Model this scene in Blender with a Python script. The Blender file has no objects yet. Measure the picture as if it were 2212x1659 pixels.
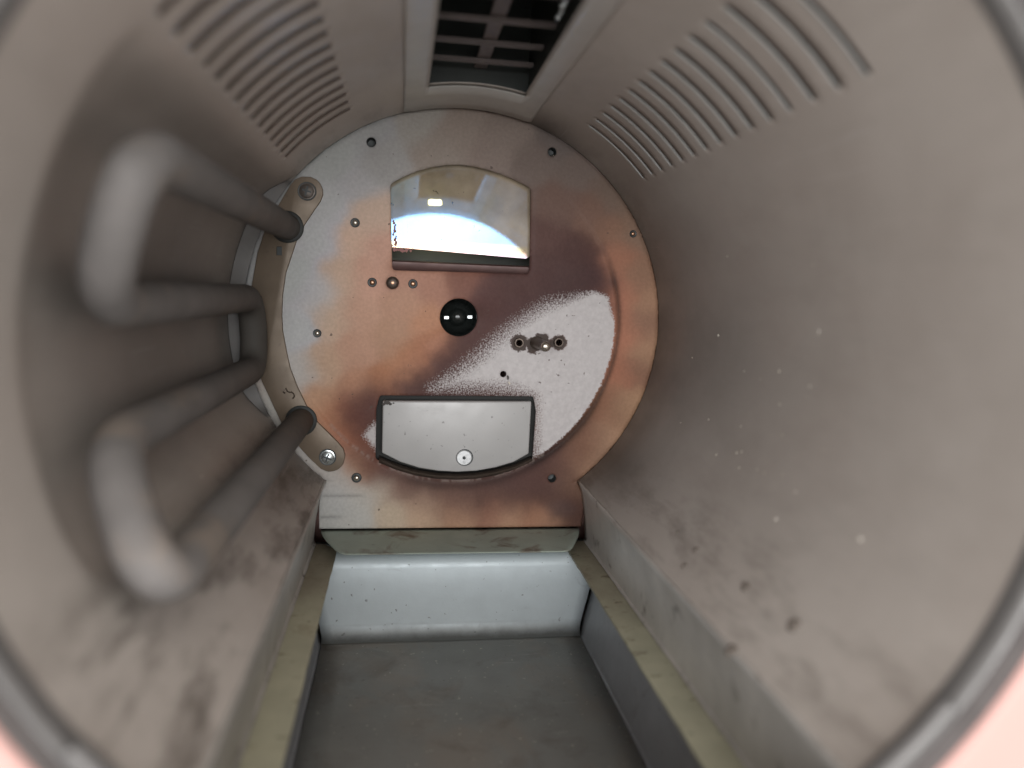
import bpy, bmesh, math, random
import numpy as np
from mathutils import Vector, Matrix
from mathutils.geometry import delaunay_2d_cdt

R_ = math.radians
rng = random.Random(7)
scene = bpy.context.scene
COL = scene.collection

# ------------------------------------------------------------------ camera
# The drum's axis is the world Y axis, its back plate stands at y = 0, its
# mouth at y = -0.2135 (metres).  The phone is held just outside the mouth.
YAW, PITCH, ROLL = 0.1492, -0.1219, 0.0385
CAM = np.array([-0.0243, -0.3221, 0.0136])
FPX, CX, CY = 1598.0, 1106.0, 829.5          # focal length in pixels of a 2212 px wide frame
fwd = np.array([math.sin(YAW) * math.cos(PITCH), math.cos(YAW) * math.cos(PITCH), math.sin(PITCH)])
rgt = np.array([math.cos(YAW), -math.sin(YAW), 0.0])
upv = np.cross(rgt, fwd)
_c, _s = math.cos(ROLL), math.sin(ROLL)
rgt, upv = _c * rgt + _s * upv, -_s * rgt + _c * upv
cam_d = bpy.data.cameras.new('camera')
cam = bpy.data.objects.new('camera', cam_d)
COL.objects.link(cam)
m = Matrix.Identity(4)
for i in range(3):
    m[i][0], m[i][1], m[i][2], m[i][3] = rgt[i], upv[i], -fwd[i], CAM[i]
cam.matrix_world = m
cam_d.sensor_width = 36.0
cam_d.lens = 36.0 * FPX / 2212.0
cam_d.clip_start, cam_d.clip_end = 0.005, 50.0
cam_d.dof.use_dof = True
cam_d.dof.focus_distance = 0.318
cam_d.dof.aperture_fstop = 5.6
scene.camera = cam

# ------------------------------------------------------------------ light
world = bpy.data.worlds.new('World')
scene.world = world
world.use_nodes = True
bg = world.node_tree.nodes['Background']
bg.inputs[0].default_value = (1.0, 0.968, 0.942, 1)
bg.inputs[1].default_value = 0.86


def area(name, loc, target, sx, sy, power, color):
    l = bpy.data.lights.new(name, 'AREA')
    l.shape = 'RECTANGLE'
    l.size, l.size_y = sx, sy
    l.energy = power
    l.color = color
    o = bpy.data.objects.new(name, l)
    COL.objects.link(o)
    o.location = loc
    d = Vector(target) - Vector(loc)
    o.rotation_euler = d.to_track_quat('-Z', 'Y').to_euler()
    return o


area('room_window_light', (-0.34, -1.80, 0.17), (0, 0, -0.02), 2.1, 0.62, 29.0, (0.96, 0.98, 1.0))

area('overhead_fill', (0.35, -1.15, 1.25), (0, -0.15, -0.08), 0.9, 0.9, 4.5, (1.0, 0.95, 0.88))  # overhead fill added to brighten the tray floor and lower walls

scene.view_settings.view_transform = 'Standard'
scene.view_settings.look = 'None'
scene.view_settings.gamma = 1.0
scene.view_settings.exposure = 0.26
scene.cycles.max_bounces = 8
scene.cycles.diffuse_bounces = 5
scene.cycles.use_adaptive_sampling = True
scene.cycles.adaptive_threshold = 0.02
scene.cycles.use_denoising = True
scene.cycles.sample_clamp_indirect = 6.0


# ------------------------------------------------------------------ measuring helpers
def ray(px, py):
    return CAM, fwd + (px - CX) / FPX * rgt - (py - CY) / FPX * upv


def on_y(px, py, y=0.0):
    o, v = ray(px, py)
    return o + v * ((y - o[1]) / v[1])


def on_z(px, py, z):
    o, v = ray(px, py)
    return o + v * ((z - o[2]) / v[2])


def on_cyl(px, py, r):
    o, v = ray(px, py)
    a = v[0] ** 2 + v[2] ** 2
    b = 2 * (o[0] * v[0] + o[2] * v[2])
    c = o[0] ** 2 + o[2] ** 2 - r * r
    t = (-b + math.sqrt(b * b - 4 * a * c)) / (2 * a)
    return o + t * v


def to_px(P):
    d = P - CAM
    z = d @ fwd
    return CX + FPX * (d @ rgt) / z, CY - FPX * (d @ upv) / z


def lin(c):
    return tuple(((x / 255.0) / 12.92 if x <= 10 else ((x / 255.0 + 0.055) / 1.055) ** 2.4) for x in c)


# ------------------------------------------------------------------ mesh helpers
def mesh_obj(name, verts, faces, mat, parent=None, smooth=True, loc=(0, 0, 0)):
    me = bpy.data.meshes.new(name)
    me.from_pydata([tuple(v) for v in verts], [], [tuple(f) for f in faces])
    me.update()
    if smooth:
        me.polygons.foreach_set('use_smooth', [True] * len(me.polygons))
    o = bpy.data.objects.new(name, me)
    COL.objects.link(o)
    if mat:
        me.materials.append(mat)
    o.location = loc
    if parent:
        o.parent = parent
    return o


def empty(name, loc=(0, 0, 0), parent=None):
    o = bpy.data.objects.new(name, None)
    o.empty_display_size = 0.01
    COL.objects.link(o)
    o.location = loc
    if parent:
        o.parent = parent
    return o


def tag(o, label, cat, group=None, kind=None):
    o['label'] = label
    o['category'] = cat
    if group:
        o['group'] = group
    if kind:
        o['kind'] = kind
    return o


def fix_normals(o):
    bm = bmesh.new()
    bm.from_mesh(o.data)
    bmesh.ops.recalc_face_normals(bm, faces=bm.faces)
    bm.to_mesh(o.data)
    bm.free()
    return o


def auto_smooth(o, deg=35):
    me = o.data
    bm = bmesh.new()
    bm.from_mesh(me)
    bmesh.ops.recalc_face_normals(bm, faces=bm.faces)
    lim = R_(deg)
    for e in bm.edges:
        if len(e.link_faces) == 2 and e.calc_face_angle(0) > lim:
            e.smooth = False
    bm.to_mesh(me)
    bm.free()
    return o


def lathe_y(name, prof, mat, parent, cx=0.0, cz=0.0, n=24, a0=0.0, a1=2 * math.pi, smooth=True):
    """profile of (radius, y) turned round an axis parallel to Y"""
    closed = abs(a1 - a0 - 2 * math.pi) < 1e-6
    k = n if closed else n + 1
    V, Fc = [], []
    for (r, y) in prof:
        for i in range(k):
            a = a0 + (a1 - a0) * i / n
            V.append((cx + r * math.cos(a), y, cz + r * math.sin(a)))
    for j in range(len(prof) - 1):
        for i in range(n):
            i2 = (i + 1) % k
            Fc.append((j * k + i, j * k + i2, (j + 1) * k + i2, (j + 1) * k + i))
    o = mesh_obj(name, V, Fc, mat, parent, smooth)
    bm = bmesh.new()
    bm.from_mesh(o.data)
    bmesh.ops.remove_doubles(bm, verts=bm.verts, dist=1e-7)
    bm.to_mesh(o.data)
    bm.free()
    return auto_smooth(o, 50)


def extrude_poly(name, pts, y0, y1, mat, parent, bevel=0.0, yfun=None):
    """outline in (x, z), extruded from y0 (towards the viewer) back to y1"""
    bm = bmesh.new()
    vs = [bm.verts.new((p[0], y0, p[1])) for p in pts]
    f = bm.faces.new(vs)
    r = bmesh.ops.extrude_face_region(bm, geom=[f])
    for g in r['geom']:
        if isinstance(g, bmesh.types.BMVert):
            g.co.y = y1
    bmesh.ops.recalc_face_normals(bm, faces=bm.faces)
    if bevel:
        es = [e for e in bm.edges if all(abs(v.co.y - y0) < 1e-7 for v in e.verts)]
        bmesh.ops.bevel(bm, geom=es, offset=bevel, segments=3, profile=0.5, affect='EDGES')
    me = bpy.data.meshes.new(name)
    bm.to_mesh(me)
    bm.free()
    o = bpy.data.objects.new(name, me)
    COL.objects.link(o)
    me.materials.append(mat)
    o.parent = parent
    me.polygons.foreach_set('use_smooth', [True] * len(me.polygons))
    return auto_smooth(o, 40)


def tube(name, pts, rad, mat, parent, seg=20):
    P = [Vector(p) for p in pts]
    V, Fc = [], []
    t = (P[1] - P[0]).normalized()
    n = t.orthogonal().normalized()
    for i, p in enumerate(P):
        if 0 < i < len(P) - 1:
            t2 = (P[i + 1] - P[i - 1]).normalized()
        elif i == 0:
            t2 = (P[1] - P[0]).normalized()
        else:
            t2 = (P[-1] - P[-2]).normalized()
        q = t.rotation_difference(t2)
        n = (q @ n).normalized()
        t = t2
        b = t.cross(n).normalized()
        for k in range(seg):
            a = 2 * math.pi * k / seg
            V.append(p + (n * math.cos(a) + b * math.sin(a)) * rad)
    for i in range(len(P) - 1):
        for k in range(seg):
            k2 = (k + 1) % seg
            Fc.append((i * seg + k, i * seg + k2, (i + 1) * seg + k2, (i + 1) * seg + k))
    Fc.append(tuple(range(seg - 1, -1, -1)))
    Fc.append(tuple((len(P) - 1) * seg + k for k in range(seg)))
    o = mesh_obj(name, V, Fc, mat, parent, True)
    return auto_smooth(o, 60)


def round_path(corners, rad, n=10):
    """polyline with rounded corners"""
    C = [Vector(c) for c in corners]
    out = [C[0]]
    for i in range(1, len(C) - 1):
        a, b, c = C[i - 1], C[i], C[i + 1]
        u, w = (a - b), (c - b)
        r = min(rad, u.length * 0.49, w.length * 0.49)
        p0, p1 = b + u.normalized() * r, b + w.normalized() * r
        for k in range(n + 1):
            s = k / n
            out.append((1 - s) ** 2 * p0 + 2 * s * (1 - s) * b + s * s * p1)
    out.append(C[-1])
    # resample the long straight runs
    res = [out[0]]
    for a, b in zip(out, out[1:]):
        k = max(1, int((b - a).length / 0.006))
        for j in range(1, k + 1):
            res.append(a.lerp(b, j / k))
    return res


def grid_sheet(name, rows, mat, parent, smooth=True, thick=0.0):
    n = len(rows[0])
    V = [p for r in rows for p in r]
    Fc = [(j * n + i, j * n + i + 1, (j + 1) * n + i + 1, (j + 1) * n + i) for j in range(len(rows) - 1) for i in range(n - 1)]
    o = mesh_obj(name, V, Fc, mat, parent, smooth)
    auto_smooth(o, 40)
    if thick:
        s = o.modifiers.new('sheet', 'SOLIDIFY')
        s.thickness = thick
        s.offset = 0
    return o


# ------------------------------------------------------------------ materials
def new_mat(name):
    mt = bpy.data.materials.new(name)
    mt.use_nodes = True
    nt = mt.node_tree
    return mt, nt, nt.nodes['Principled BSDF']


def N(nt, kind, **kw):
    n = nt.nodes.new(kind)
    for k, v in kw.items():
        if k in n.inputs:
            n.inputs[k].default_value = v
        else:
            setattr(n, k, v)
    return n


def mix_rgb(nt, fac, a, b, blend='MIX'):
    n = nt.nodes.new('ShaderNodeMix')
    n.data_type = 'RGBA'
    n.blend_type = blend
    for sock, val in ((n.inputs[0], fac), (n.inputs[6], a), (n.inputs[7], b)):
        if hasattr(val, 'links'):
            nt.links.new(val, sock)
        elif isinstance(val, (int, float)):
            sock.default_value = val
        else:
            sock.default_value = (*val, 1) if len(val) == 3 else val
    return n.outputs[2]


def noise(nt, scale, detail=4.0, rough=0.55, stretch=None, coord='Object', dist=0.0):
    tc = N(nt, 'ShaderNodeTexCoord')
    src = tc.outputs[coord]
    if stretch:
        mp = N(nt, 'ShaderNodeMapping')
        mp.inputs['Scale'].default_value = stretch
        nt.links.new(src, mp.inputs[0])
        src = mp.outputs[0]
    n = N(nt, 'ShaderNodeTexNoise', Scale=scale, Detail=detail, Roughness=rough, Distortion=dist)
    nt.links.new(src, n.inputs['Vector'])
    return n.outputs[0]


def ramp(nt, src, stops):
    r = N(nt, 'ShaderNodeValToRGB')
    e = r.color_ramp.elements
    while len(e) < len(stops):
        e.new(0.5)
    for el, (p, c) in zip(e, stops):
        el.position = p
        el.color = (*c, 1) if len(c) == 3 else c
    nt.links.new(src, r.inputs[0])
    return r.outputs[0]


def bump(nt, src, strength, dist, bsdf):
    b = N(nt, 'ShaderNodeBump', Strength=strength, Distance=dist)
    nt.links.new(src, b.inputs['Height'])
    nt.links.new(b.outputs[0], bsdf.inputs['Normal'])
    return b


G = lambda v: (v, v, v)


def metal(name, base, metallic=0.4, rough=0.45, var=0.12, scale=60.0, speck=0.0, grain=0.05, stain=None, stretch=None):
    mt, nt, p = new_mat(name)
    a = tuple(x * (1 - var) for x in base)
    b = tuple(min(1, x * (1 + var)) for x in base)
    c = ramp(nt, noise(nt, scale, 5, 0.6, stretch), [(0.3, a), (0.7, b)])
    if stain:
        sf = ramp(nt, noise(nt, stain[1], 4, 0.6, None, dist=0.6), [(stain[2], G(0)), (stain[2] + 0.14, G(stain[3]))])
        c = mix_rgb(nt, sf, c, stain[0])
    if speck:
        sf = ramp(nt, noise(nt, 420, 2, 0.5), [(0.70, G(0)), (0.74, G(speck))])
        c = mix_rgb(nt, sf, c, (0.06, 0.05, 0.045))
    nt.links.new(c, p.inputs['Base Color'])
    p.inputs['Metallic'].default_value = metallic
    rr = ramp(nt, noise(nt, scale * 2.3, 4), [(0.3, G(rough - 0.06)), (0.7, G(rough + 0.08))])
    nt.links.new(rr, p.inputs['Roughness'])
    if grain:
        bump(nt, noise(nt, 900, 2, 0.5), grain, 0.0004, p)
    return mt


def plain(name, base, metallic=0.0, rough=0.5, emit=None):
    mt, nt, p = new_mat(name)
    c = ramp(nt, noise(nt, 120, 3), [(0.3, tuple(x * 0.88 for x in base)), (0.7, tuple(min(1, x * 1.1) for x in base))])
    nt.links.new(c, p.inputs['Base Color'])
    p.inputs['Metallic'].default_value = metallic
    p.inputs['Roughness'].default_value = rough
    if emit:
        p.inputs['Emission Color'].default_value = (*emit[0], 1)
        p.inputs['Emission Strength'].default_value = emit[1]
    return mt


M = {}
# drum wall: satin steel sheet, heat-browned towards the back right, dull scratches along the drum
mt, nt, p = new_mat('drum_steel')
c = ramp(nt, noise(nt, 22, 4, 0.6, None, dist=0.4), [(0.3, (0.45, 0.40, 0.36)), (0.7, (0.53, 0.48, 0.437))])
att = N(nt, 'ShaderNodeAttribute', attribute_name='brown')
nz = ramp(nt, noise(nt, 30, 4, 0.6), [(0.25, G(0.93)), (0.75, G(1.0))])
mul = N(nt, 'ShaderNodeMath', operation='MULTIPLY')
nt.links.new(att.outputs['Fac'], mul.inputs[0])
nt.links.new(nz, mul.inputs[1])
c = mix_rgb(nt, mul.outputs[0], c, (0.042, 0.031, 0.024))
sat_ = N(nt, 'ShaderNodeAttribute', attribute_name='soot_shade')
c = mix_rgb(nt, sat_.outputs['Fac'], c, (0.085, 0.083, 0.081))  # shade of the heater pocket mixed in as darker grey
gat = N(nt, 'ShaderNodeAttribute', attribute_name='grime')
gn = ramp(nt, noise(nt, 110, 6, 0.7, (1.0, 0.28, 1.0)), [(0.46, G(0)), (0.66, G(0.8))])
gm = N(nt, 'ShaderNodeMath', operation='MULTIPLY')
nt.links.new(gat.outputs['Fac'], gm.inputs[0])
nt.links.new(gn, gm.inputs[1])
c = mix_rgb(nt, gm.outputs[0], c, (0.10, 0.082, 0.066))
pl_ = ramp(nt, noise(nt, 18, 5, 0.62, (1.0, 0.5, 1.0)), [(0.45, G(0)), (0.75, G(0.30))])
c = mix_rgb(nt, pl_, c, (0.40, 0.33, 0.29))
scr = ramp(nt, noise(nt, 260, 2, 0.5, (1.0, 0.07, 1.0)), [(0.70, G(0)), (0.78, G(0.22))])
c = mix_rgb(nt, scr, c, (0.55, 0.52, 0.49))
nt.links.new(c, p.inputs['Base Color'])
p.inputs['Metallic'].default_value = 0.2
nt.links.new(ramp(nt, noise(nt, 40, 4), [(0.3, G(0.46)), (0.7, G(0.60))]), p.inputs['Roughness'])
bump(nt, noise(nt, 45, 4, 0.55, (1, 0.35, 1)), 0.25, 0.0015, p)
M['drum'] = mt

M['louvre'] = metal('louvre_edge_steel', (0.36, 0.35, 0.335), 0.5, 0.4, 0.1, 200)
M['frame'] = metal('vent_frame_steel', (0.52, 0.50, 0.47), 0.35, 0.45, 0.08, 60)
M['lip'] = metal('lip_steel', (0.48, 0.455, 0.425), 0.35, 0.45, 0.14, 50, 0.25, 0.06, ((0.09, 0.07, 0.055), 90, 0.60, 0.8))
M['ledge'] = metal('yellowed_ledge_steel', (0.43, 0.415, 0.305), 0.0, 0.6, 0.12, 70, 0.4, 0.15, ((0.20, 0.15, 0.09), 90, 0.60, 0.45))
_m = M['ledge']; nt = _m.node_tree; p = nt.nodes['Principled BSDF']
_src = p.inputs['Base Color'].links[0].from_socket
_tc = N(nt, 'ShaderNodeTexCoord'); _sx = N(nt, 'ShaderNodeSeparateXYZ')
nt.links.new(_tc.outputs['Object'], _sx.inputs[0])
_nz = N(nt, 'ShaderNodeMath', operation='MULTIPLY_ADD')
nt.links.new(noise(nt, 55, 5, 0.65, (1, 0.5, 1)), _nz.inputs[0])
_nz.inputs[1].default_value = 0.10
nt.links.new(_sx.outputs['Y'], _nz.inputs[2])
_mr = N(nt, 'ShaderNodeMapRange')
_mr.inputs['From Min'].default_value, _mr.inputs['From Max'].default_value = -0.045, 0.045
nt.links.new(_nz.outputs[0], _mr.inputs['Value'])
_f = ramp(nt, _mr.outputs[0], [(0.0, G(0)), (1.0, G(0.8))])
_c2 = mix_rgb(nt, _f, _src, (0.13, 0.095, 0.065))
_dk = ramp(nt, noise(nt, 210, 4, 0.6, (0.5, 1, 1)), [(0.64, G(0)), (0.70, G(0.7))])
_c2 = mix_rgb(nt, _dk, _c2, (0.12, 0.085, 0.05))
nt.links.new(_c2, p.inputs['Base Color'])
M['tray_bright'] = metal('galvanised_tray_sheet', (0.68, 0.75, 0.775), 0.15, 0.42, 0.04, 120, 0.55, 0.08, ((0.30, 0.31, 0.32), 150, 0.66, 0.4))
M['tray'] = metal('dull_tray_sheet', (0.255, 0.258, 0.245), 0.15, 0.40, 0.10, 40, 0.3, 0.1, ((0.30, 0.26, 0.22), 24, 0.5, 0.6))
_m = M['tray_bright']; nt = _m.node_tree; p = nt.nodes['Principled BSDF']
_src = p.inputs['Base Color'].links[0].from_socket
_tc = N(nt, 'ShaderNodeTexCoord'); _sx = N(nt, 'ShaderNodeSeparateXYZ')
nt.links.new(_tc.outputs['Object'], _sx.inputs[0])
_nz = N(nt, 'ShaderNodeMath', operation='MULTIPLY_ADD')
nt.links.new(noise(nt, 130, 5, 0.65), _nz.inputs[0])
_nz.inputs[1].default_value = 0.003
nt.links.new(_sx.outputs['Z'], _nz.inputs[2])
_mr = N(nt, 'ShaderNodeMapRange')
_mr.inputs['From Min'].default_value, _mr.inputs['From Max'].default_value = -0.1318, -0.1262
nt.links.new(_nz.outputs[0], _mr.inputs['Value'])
_c2 = mix_rgb(nt, ramp(nt, _mr.outputs[0], [(0.0, G(1)), (1.0, G(0.0))]), _src, (0.18, 0.185, 0.18))  # foot fades dark: shading of the bend put into the colour
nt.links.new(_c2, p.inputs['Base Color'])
_m = M['tray']; nt = _m.node_tree; p = nt.nodes['Principled BSDF']
_src = p.inputs['Base Color'].links[0].from_socket
_c2 = mix_rgb(nt, ramp(nt, noise(nt, 330, 3, 0.55, (0.10, 1, 1)), [(0.66, G(0)), (0.74, G(0.45))]), _src, (0.42, 0.41, 0.39))
_c2 = mix_rgb(nt, ramp(nt, noise(nt, 520, 2, 0.5), [(0.70, G(0)), (0.73, G(0.8))]), _c2, (0.5, 0.47, 0.41))
_c2 = mix_rgb(nt, ramp(nt, noise(nt, 48, 5, 0.65, None, dist=0.5), [(0.52, G(0)), (0.70, G(0.5))]), _c2, (0.14, 0.12, 0.10))
nt.links.new(_c2, p.inputs['Base Color'])
M['tray_side'] = metal('tray_side_sheet', (0.34, 0.345, 0.36), 0.2, 0.42, 0.08, 60, 0.3, 0.08, ((0.22, 0.20, 0.19), 40, 0.55, 0.5))
M['flange'] = metal('plate_flange_steel', (0.35, 0.40, 0.345), 0.0, 0.62, 0.12, 60, 0.3, 0.05, ((0.12, 0.065, 0.04), 55, 0.53, 0.8))
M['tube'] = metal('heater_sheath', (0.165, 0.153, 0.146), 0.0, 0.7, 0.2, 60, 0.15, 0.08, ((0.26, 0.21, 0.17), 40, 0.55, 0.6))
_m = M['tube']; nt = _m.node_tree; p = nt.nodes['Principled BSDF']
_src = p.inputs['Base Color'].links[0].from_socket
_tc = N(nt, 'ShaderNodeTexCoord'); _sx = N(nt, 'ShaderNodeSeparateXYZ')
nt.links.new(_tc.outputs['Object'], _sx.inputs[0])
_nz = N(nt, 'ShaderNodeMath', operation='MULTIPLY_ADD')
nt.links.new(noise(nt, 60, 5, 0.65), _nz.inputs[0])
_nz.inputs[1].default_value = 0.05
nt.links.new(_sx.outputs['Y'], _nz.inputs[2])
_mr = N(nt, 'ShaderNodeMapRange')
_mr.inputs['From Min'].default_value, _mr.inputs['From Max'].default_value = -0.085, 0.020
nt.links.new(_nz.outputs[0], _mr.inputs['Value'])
_c2 = mix_rgb(nt, ramp(nt, _mr.outputs[0], [(0.0, G(0)), (1.0, G(0.95))]), _src, (0.062, 0.056, 0.048))  # rods darken towards the plate: shade of the back bend, and soot
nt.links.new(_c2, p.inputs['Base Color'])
p.inputs['Specular IOR Level'].default_value = 0.25
M['strap'] = metal('bronzed_strap', (0.165, 0.125, 0.088), 0.25, 0.46, 0.16, 55, 0.25, 0.06, ((0.12, 0.09, 0.07), 110, 0.62, 0.6))
M['screw'] = metal('zinc_screw', (0.62, 0.66, 0.66), 0.9, 0.25, 0.08, 300)
M['screw_dark'] = metal('sooty_screw', (0.14, 0.12, 0.105), 0.5, 0.45, 0.15, 300)
M['slot'] = plain('screw_slot_dark', (0.05, 0.055, 0.055), 0.3, 0.5)
M['pin_steel'] = metal('pin_steel', (0.50, 0.45, 0.38), 0.9, 0.25, 0.1, 300)
M['pin_copper'] = metal('heat_tinted_pin', (0.42, 0.24, 0.15), 0.85, 0.3, 0.15, 300)
M['pin_dark'] = metal('burnt_pin_and_lip_shade', (0.10, 0.075, 0.06), 0.6, 0.42, 0.15, 300)
M['cover'] = metal('cover_steel', (0.42, 0.408, 0.397), 0.15, 0.42, 0.04, 60, 0.5, 0.04)
M['cover_edge'] = plain('cover_gap_dark', (0.018, 0.018, 0.016), 0.0, 0.7)
M['button'] = metal('button_aluminium', (0.68, 0.69, 0.69), 0.5, 0.3, 0.04, 300)
M['rubber'] = plain('black_socket', (0.012, 0.014, 0.013), 0.0, 0.12)
M['dark'] = plain('dark_cavity', (0.022, 0.024, 0.022), 0.0, 0.6)
M['duct'] = plain('duct_lining', (0.022, 0.026, 0.023), 0.1, 0.5)
M['bar'] = metal('grille_bar_paint', (0.13, 0.105, 0.098), 0.2, 0.5, 0.1, 200)
M['rail_red'] = metal('heat_reddened_rail', (0.10, 0.052, 0.046), 0.25, 0.45, 0.25, 70)
M['residue'] = plain('burnt_residue', (0.21, 0.18, 0.155), 0.0, 0.6)
M['crumb'] = plain('crumb', (0.62, 0.56, 0.47), 0.0, 0.7)
M['crumb_pale'] = plain('chaff_flake', (0.68, 0.63, 0.56), 0.0, 0.6)
M['crumb_dark'] = plain('burnt_crumb', (0.06, 0.05, 0.045), 0.0, 0.7)
M['rim'] = metal('rim_steel', (0.17, 0.162, 0.156), 0.45, 0.45, 0.06, 90)
M['gasket'] = plain('rim_gap_grey', (0.20, 0.18, 0.175), 0.1, 0.5)
mt, nt, p = new_mat('pink_enamel')
c = ramp(nt, noise(nt, 9, 3), [(0.3, (0.60, 0.35, 0.31)), (0.7, (0.64, 0.38, 0.335))])
nt.links.new(c, p.inputs['Base Color'])
p.inputs['Roughness'].default_value = 0.32
bump(nt, noise(nt, 160, 2), 0.04, 0.0005, p)
M['pink'] = mt

# coated glass of the lamp window: a bluish mirror coating under a tan film of dust, partly see-through
mt, nt, p = new_mat('coated_lamp_glass')
out = nt.nodes['Material Output']
gl = N(nt, 'ShaderNodeBsdfGlossy', Roughness=0.03)
gc = ramp(nt, noise(nt, 26, 2, 0.4, None, dist=0.5), [(0.35, (0.19, 0.42, 0.86)), (0.55, (0.22, 0.48, 0.84)), (0.7, (0.20, 0.52, 0.58))])
tcg = N(nt, 'ShaderNodeTexCoord')
sxg = N(nt, 'ShaderNodeSeparateXYZ')
nt.links.new(tcg.outputs['Object'], sxg.inputs[0])
mrg = N(nt, 'ShaderNodeMapRange')
mrg.inputs['From Min'].default_value, mrg.inputs['From Max'].default_value = 0.0295, 0.0350
nt.links.new(sxg.outputs['Z'], mrg.inputs['Value'])
iri = ramp(nt, mrg.outputs[0], [(0.0, (0.62, 0.48, 0.62)), (0.3, (0.70, 0.46, 0.34)), (0.6, (0.60, 0.56, 0.34)), (1.0, (0.42, 0.58, 0.72))])
fcg = ramp(nt, mrg.outputs[0], [(0.75, G(1)), (1.0, G(0))])
gc = mix_rgb(nt, fcg, gc, iri)
nt.links.new(gc, gl.inputs['Color'])
film = N(nt, 'ShaderNodeBsdfDiffuse')
fc = ramp(nt, noise(nt, 60, 5, 0.6), [(0.35, (0.52, 0.41, 0.29)), (0.65, (0.76, 0.62, 0.46))])
fk = ramp(nt, noise(nt, 330, 2, 0.5), [(0.71, G(0)), (0.75, G(0.8))])
fc = mix_rgb(nt, fk, fc, (0.10, 0.06, 0.045))
nt.links.new(fc, film.inputs['Color'])
tr = N(nt, 'ShaderNodeBsdfTransparent')
tr.inputs['Color'].default_value = (1.0, 0.98, 0.75, 1)
ms = N(nt, 'ShaderNodeMixShader')
fa = ramp(nt, noise(nt, 34, 4, 0.55), [(0.3, G(0.40)), (0.7, G(0.62))])
mrx = N(nt, 'ShaderNodeMapRange')
mrx.inputs['From Min'].default_value, mrx.inputs['From Max'].default_value = -0.012, 0.030
mrx.inputs['To Max'].default_value = 0.22
nt.links.new(sxg.outputs['X'], mrx.inputs['Value'])
adx = N(nt, 'ShaderNodeMath', operation='ADD', use_clamp=True)
nt.links.new(fa, adx.inputs[0])
nt.links.new(mrx.outputs[0], adx.inputs[1])
nt.links.new(adx.outputs[0], ms.inputs[0])
nt.links.new(gl.outputs[0], ms.inputs[1])
nt.links.new(film.outputs[0], ms.inputs[2])
ms2 = N(nt, 'ShaderNodeMixShader')
ms2.inputs[0].default_value = 0.15
nt.links.new(ms.outputs[0], ms2.inputs[1])
nt.links.new(tr.outputs[0], ms2.inputs[2])
nt.links.new(ms2.outputs[0], out.inputs['Surface'])
M['glass'] = mt
M['crust'] = plain('pinkish_crust', (0.30, 0.13, 0.12), 0.0, 0.6)
M['lamp'] = plain('lit_lamp', (0.9, 0.85, 0.5), 0, 0.5, ((1.0, 0.93, 0.55), 150.0))

# stained back plate: colours of the heat tint come from the plate's own vertex colours
mt, nt, p = new_mat('heat_stained_plate')
vc = N(nt, 'ShaderNodeAttribute', attribute_name='tint')
cl = N(nt, 'ShaderNodeAttribute', attribute_name='clean')
base = vc.outputs['Color']
# broad and fine mottling of the tint
mo = ramp(nt, noise(nt, 70, 5, 0.6), [(0.3, G(0.955)), (0.7, G(1.04))])
base = mix_rgb(nt, 1.0, base, mo, 'MULTIPLY')
fn = ramp(nt, noise(nt, 750, 2, 0.5), [(0.3, G(0.93)), (0.7, G(1.06))])
base = mix_rgb(nt, 1.0, base, fn, 'MULTIPLY')
# clean bare patch with a gritty edge
g1 = noise(nt, 1500, 3, 0.65)
ad = N(nt, 'ShaderNodeMath', operation='SUBTRACT')
nt.links.new(g1, ad.inputs[0])
ad.inputs[1].default_value = 0.5
mu = N(nt, 'ShaderNodeMath', operation='MULTIPLY')
nt.links.new(ad.outputs[0], mu.inputs[0])
mu.inputs[1].default_value = 2.6
ww = N(nt, 'ShaderNodeMath', operation='SUBTRACT')     # 1-clean
ww.inputs[0].default_value = 1.0
nt.links.new(cl.outputs['Fac'], ww.inputs[1])
w2 = N(nt, 'ShaderNodeMath', operation='MULTIPLY')
nt.links.new(ww.outputs[0], w2.inputs[0])
nt.links.new(cl.outputs['Fac'], w2.inputs[1])
w3 = N(nt, 'ShaderNodeMath', operation='MULTIPLY')
nt.links.new(w2.outputs[0], w3.inputs[0])
w3.inputs[1].default_value = 3.2
w4 = N(nt, 'ShaderNodeMath', operation='MULTIPLY')
nt.links.new(w3.outputs[0], w4.inputs[0])
nt.links.new(mu.outputs[0], w4.inputs[1])
sm = N(nt, 'ShaderNodeMath', operation='ADD')
nt.links.new(cl.outputs['Fac'], sm.inputs[0])
nt.links.new(w4.outputs[0], sm.inputs[1])
cf = ramp(nt, sm.outputs[0], [(0.30, G(0)), (0.86, G(1))])
bare = ramp(nt, noise(nt, 500, 4, 0.6), [(0.3, (0.465, 0.432, 0.425)), (0.7, (0.55, 0.515, 0.505))])
base = mix_rgb(nt, cf, base, bare)
# fine dark specks and pale scratches
sp = ramp(nt, noise(nt, 380, 2, 0.5), [(0.725, G(0)), (0.75, G(0.75))])
base = mix_rgb(nt, sp, base, (0.09, 0.065, 0.055))
nt.links.new(base, p.inputs['Base Color'])
p.inputs['Metallic'].default_value = 0.0
p.inputs['Specular IOR Level'].default_value = 0.12
nt.links.new(ramp(nt, noise(nt, 120, 4), [(0.3, G(0.46)), (0.7, G(0.60))]), p.inputs['Roughness'])
bump(nt, noise(nt, 650, 3, 0.6), 0.22, 0.0004, p)
M['plate'] = mt


# ------------------------------------------------------------------ numpy noise for stain outlines
_lat = np.random.RandomState(3).rand(64, 64)


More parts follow.
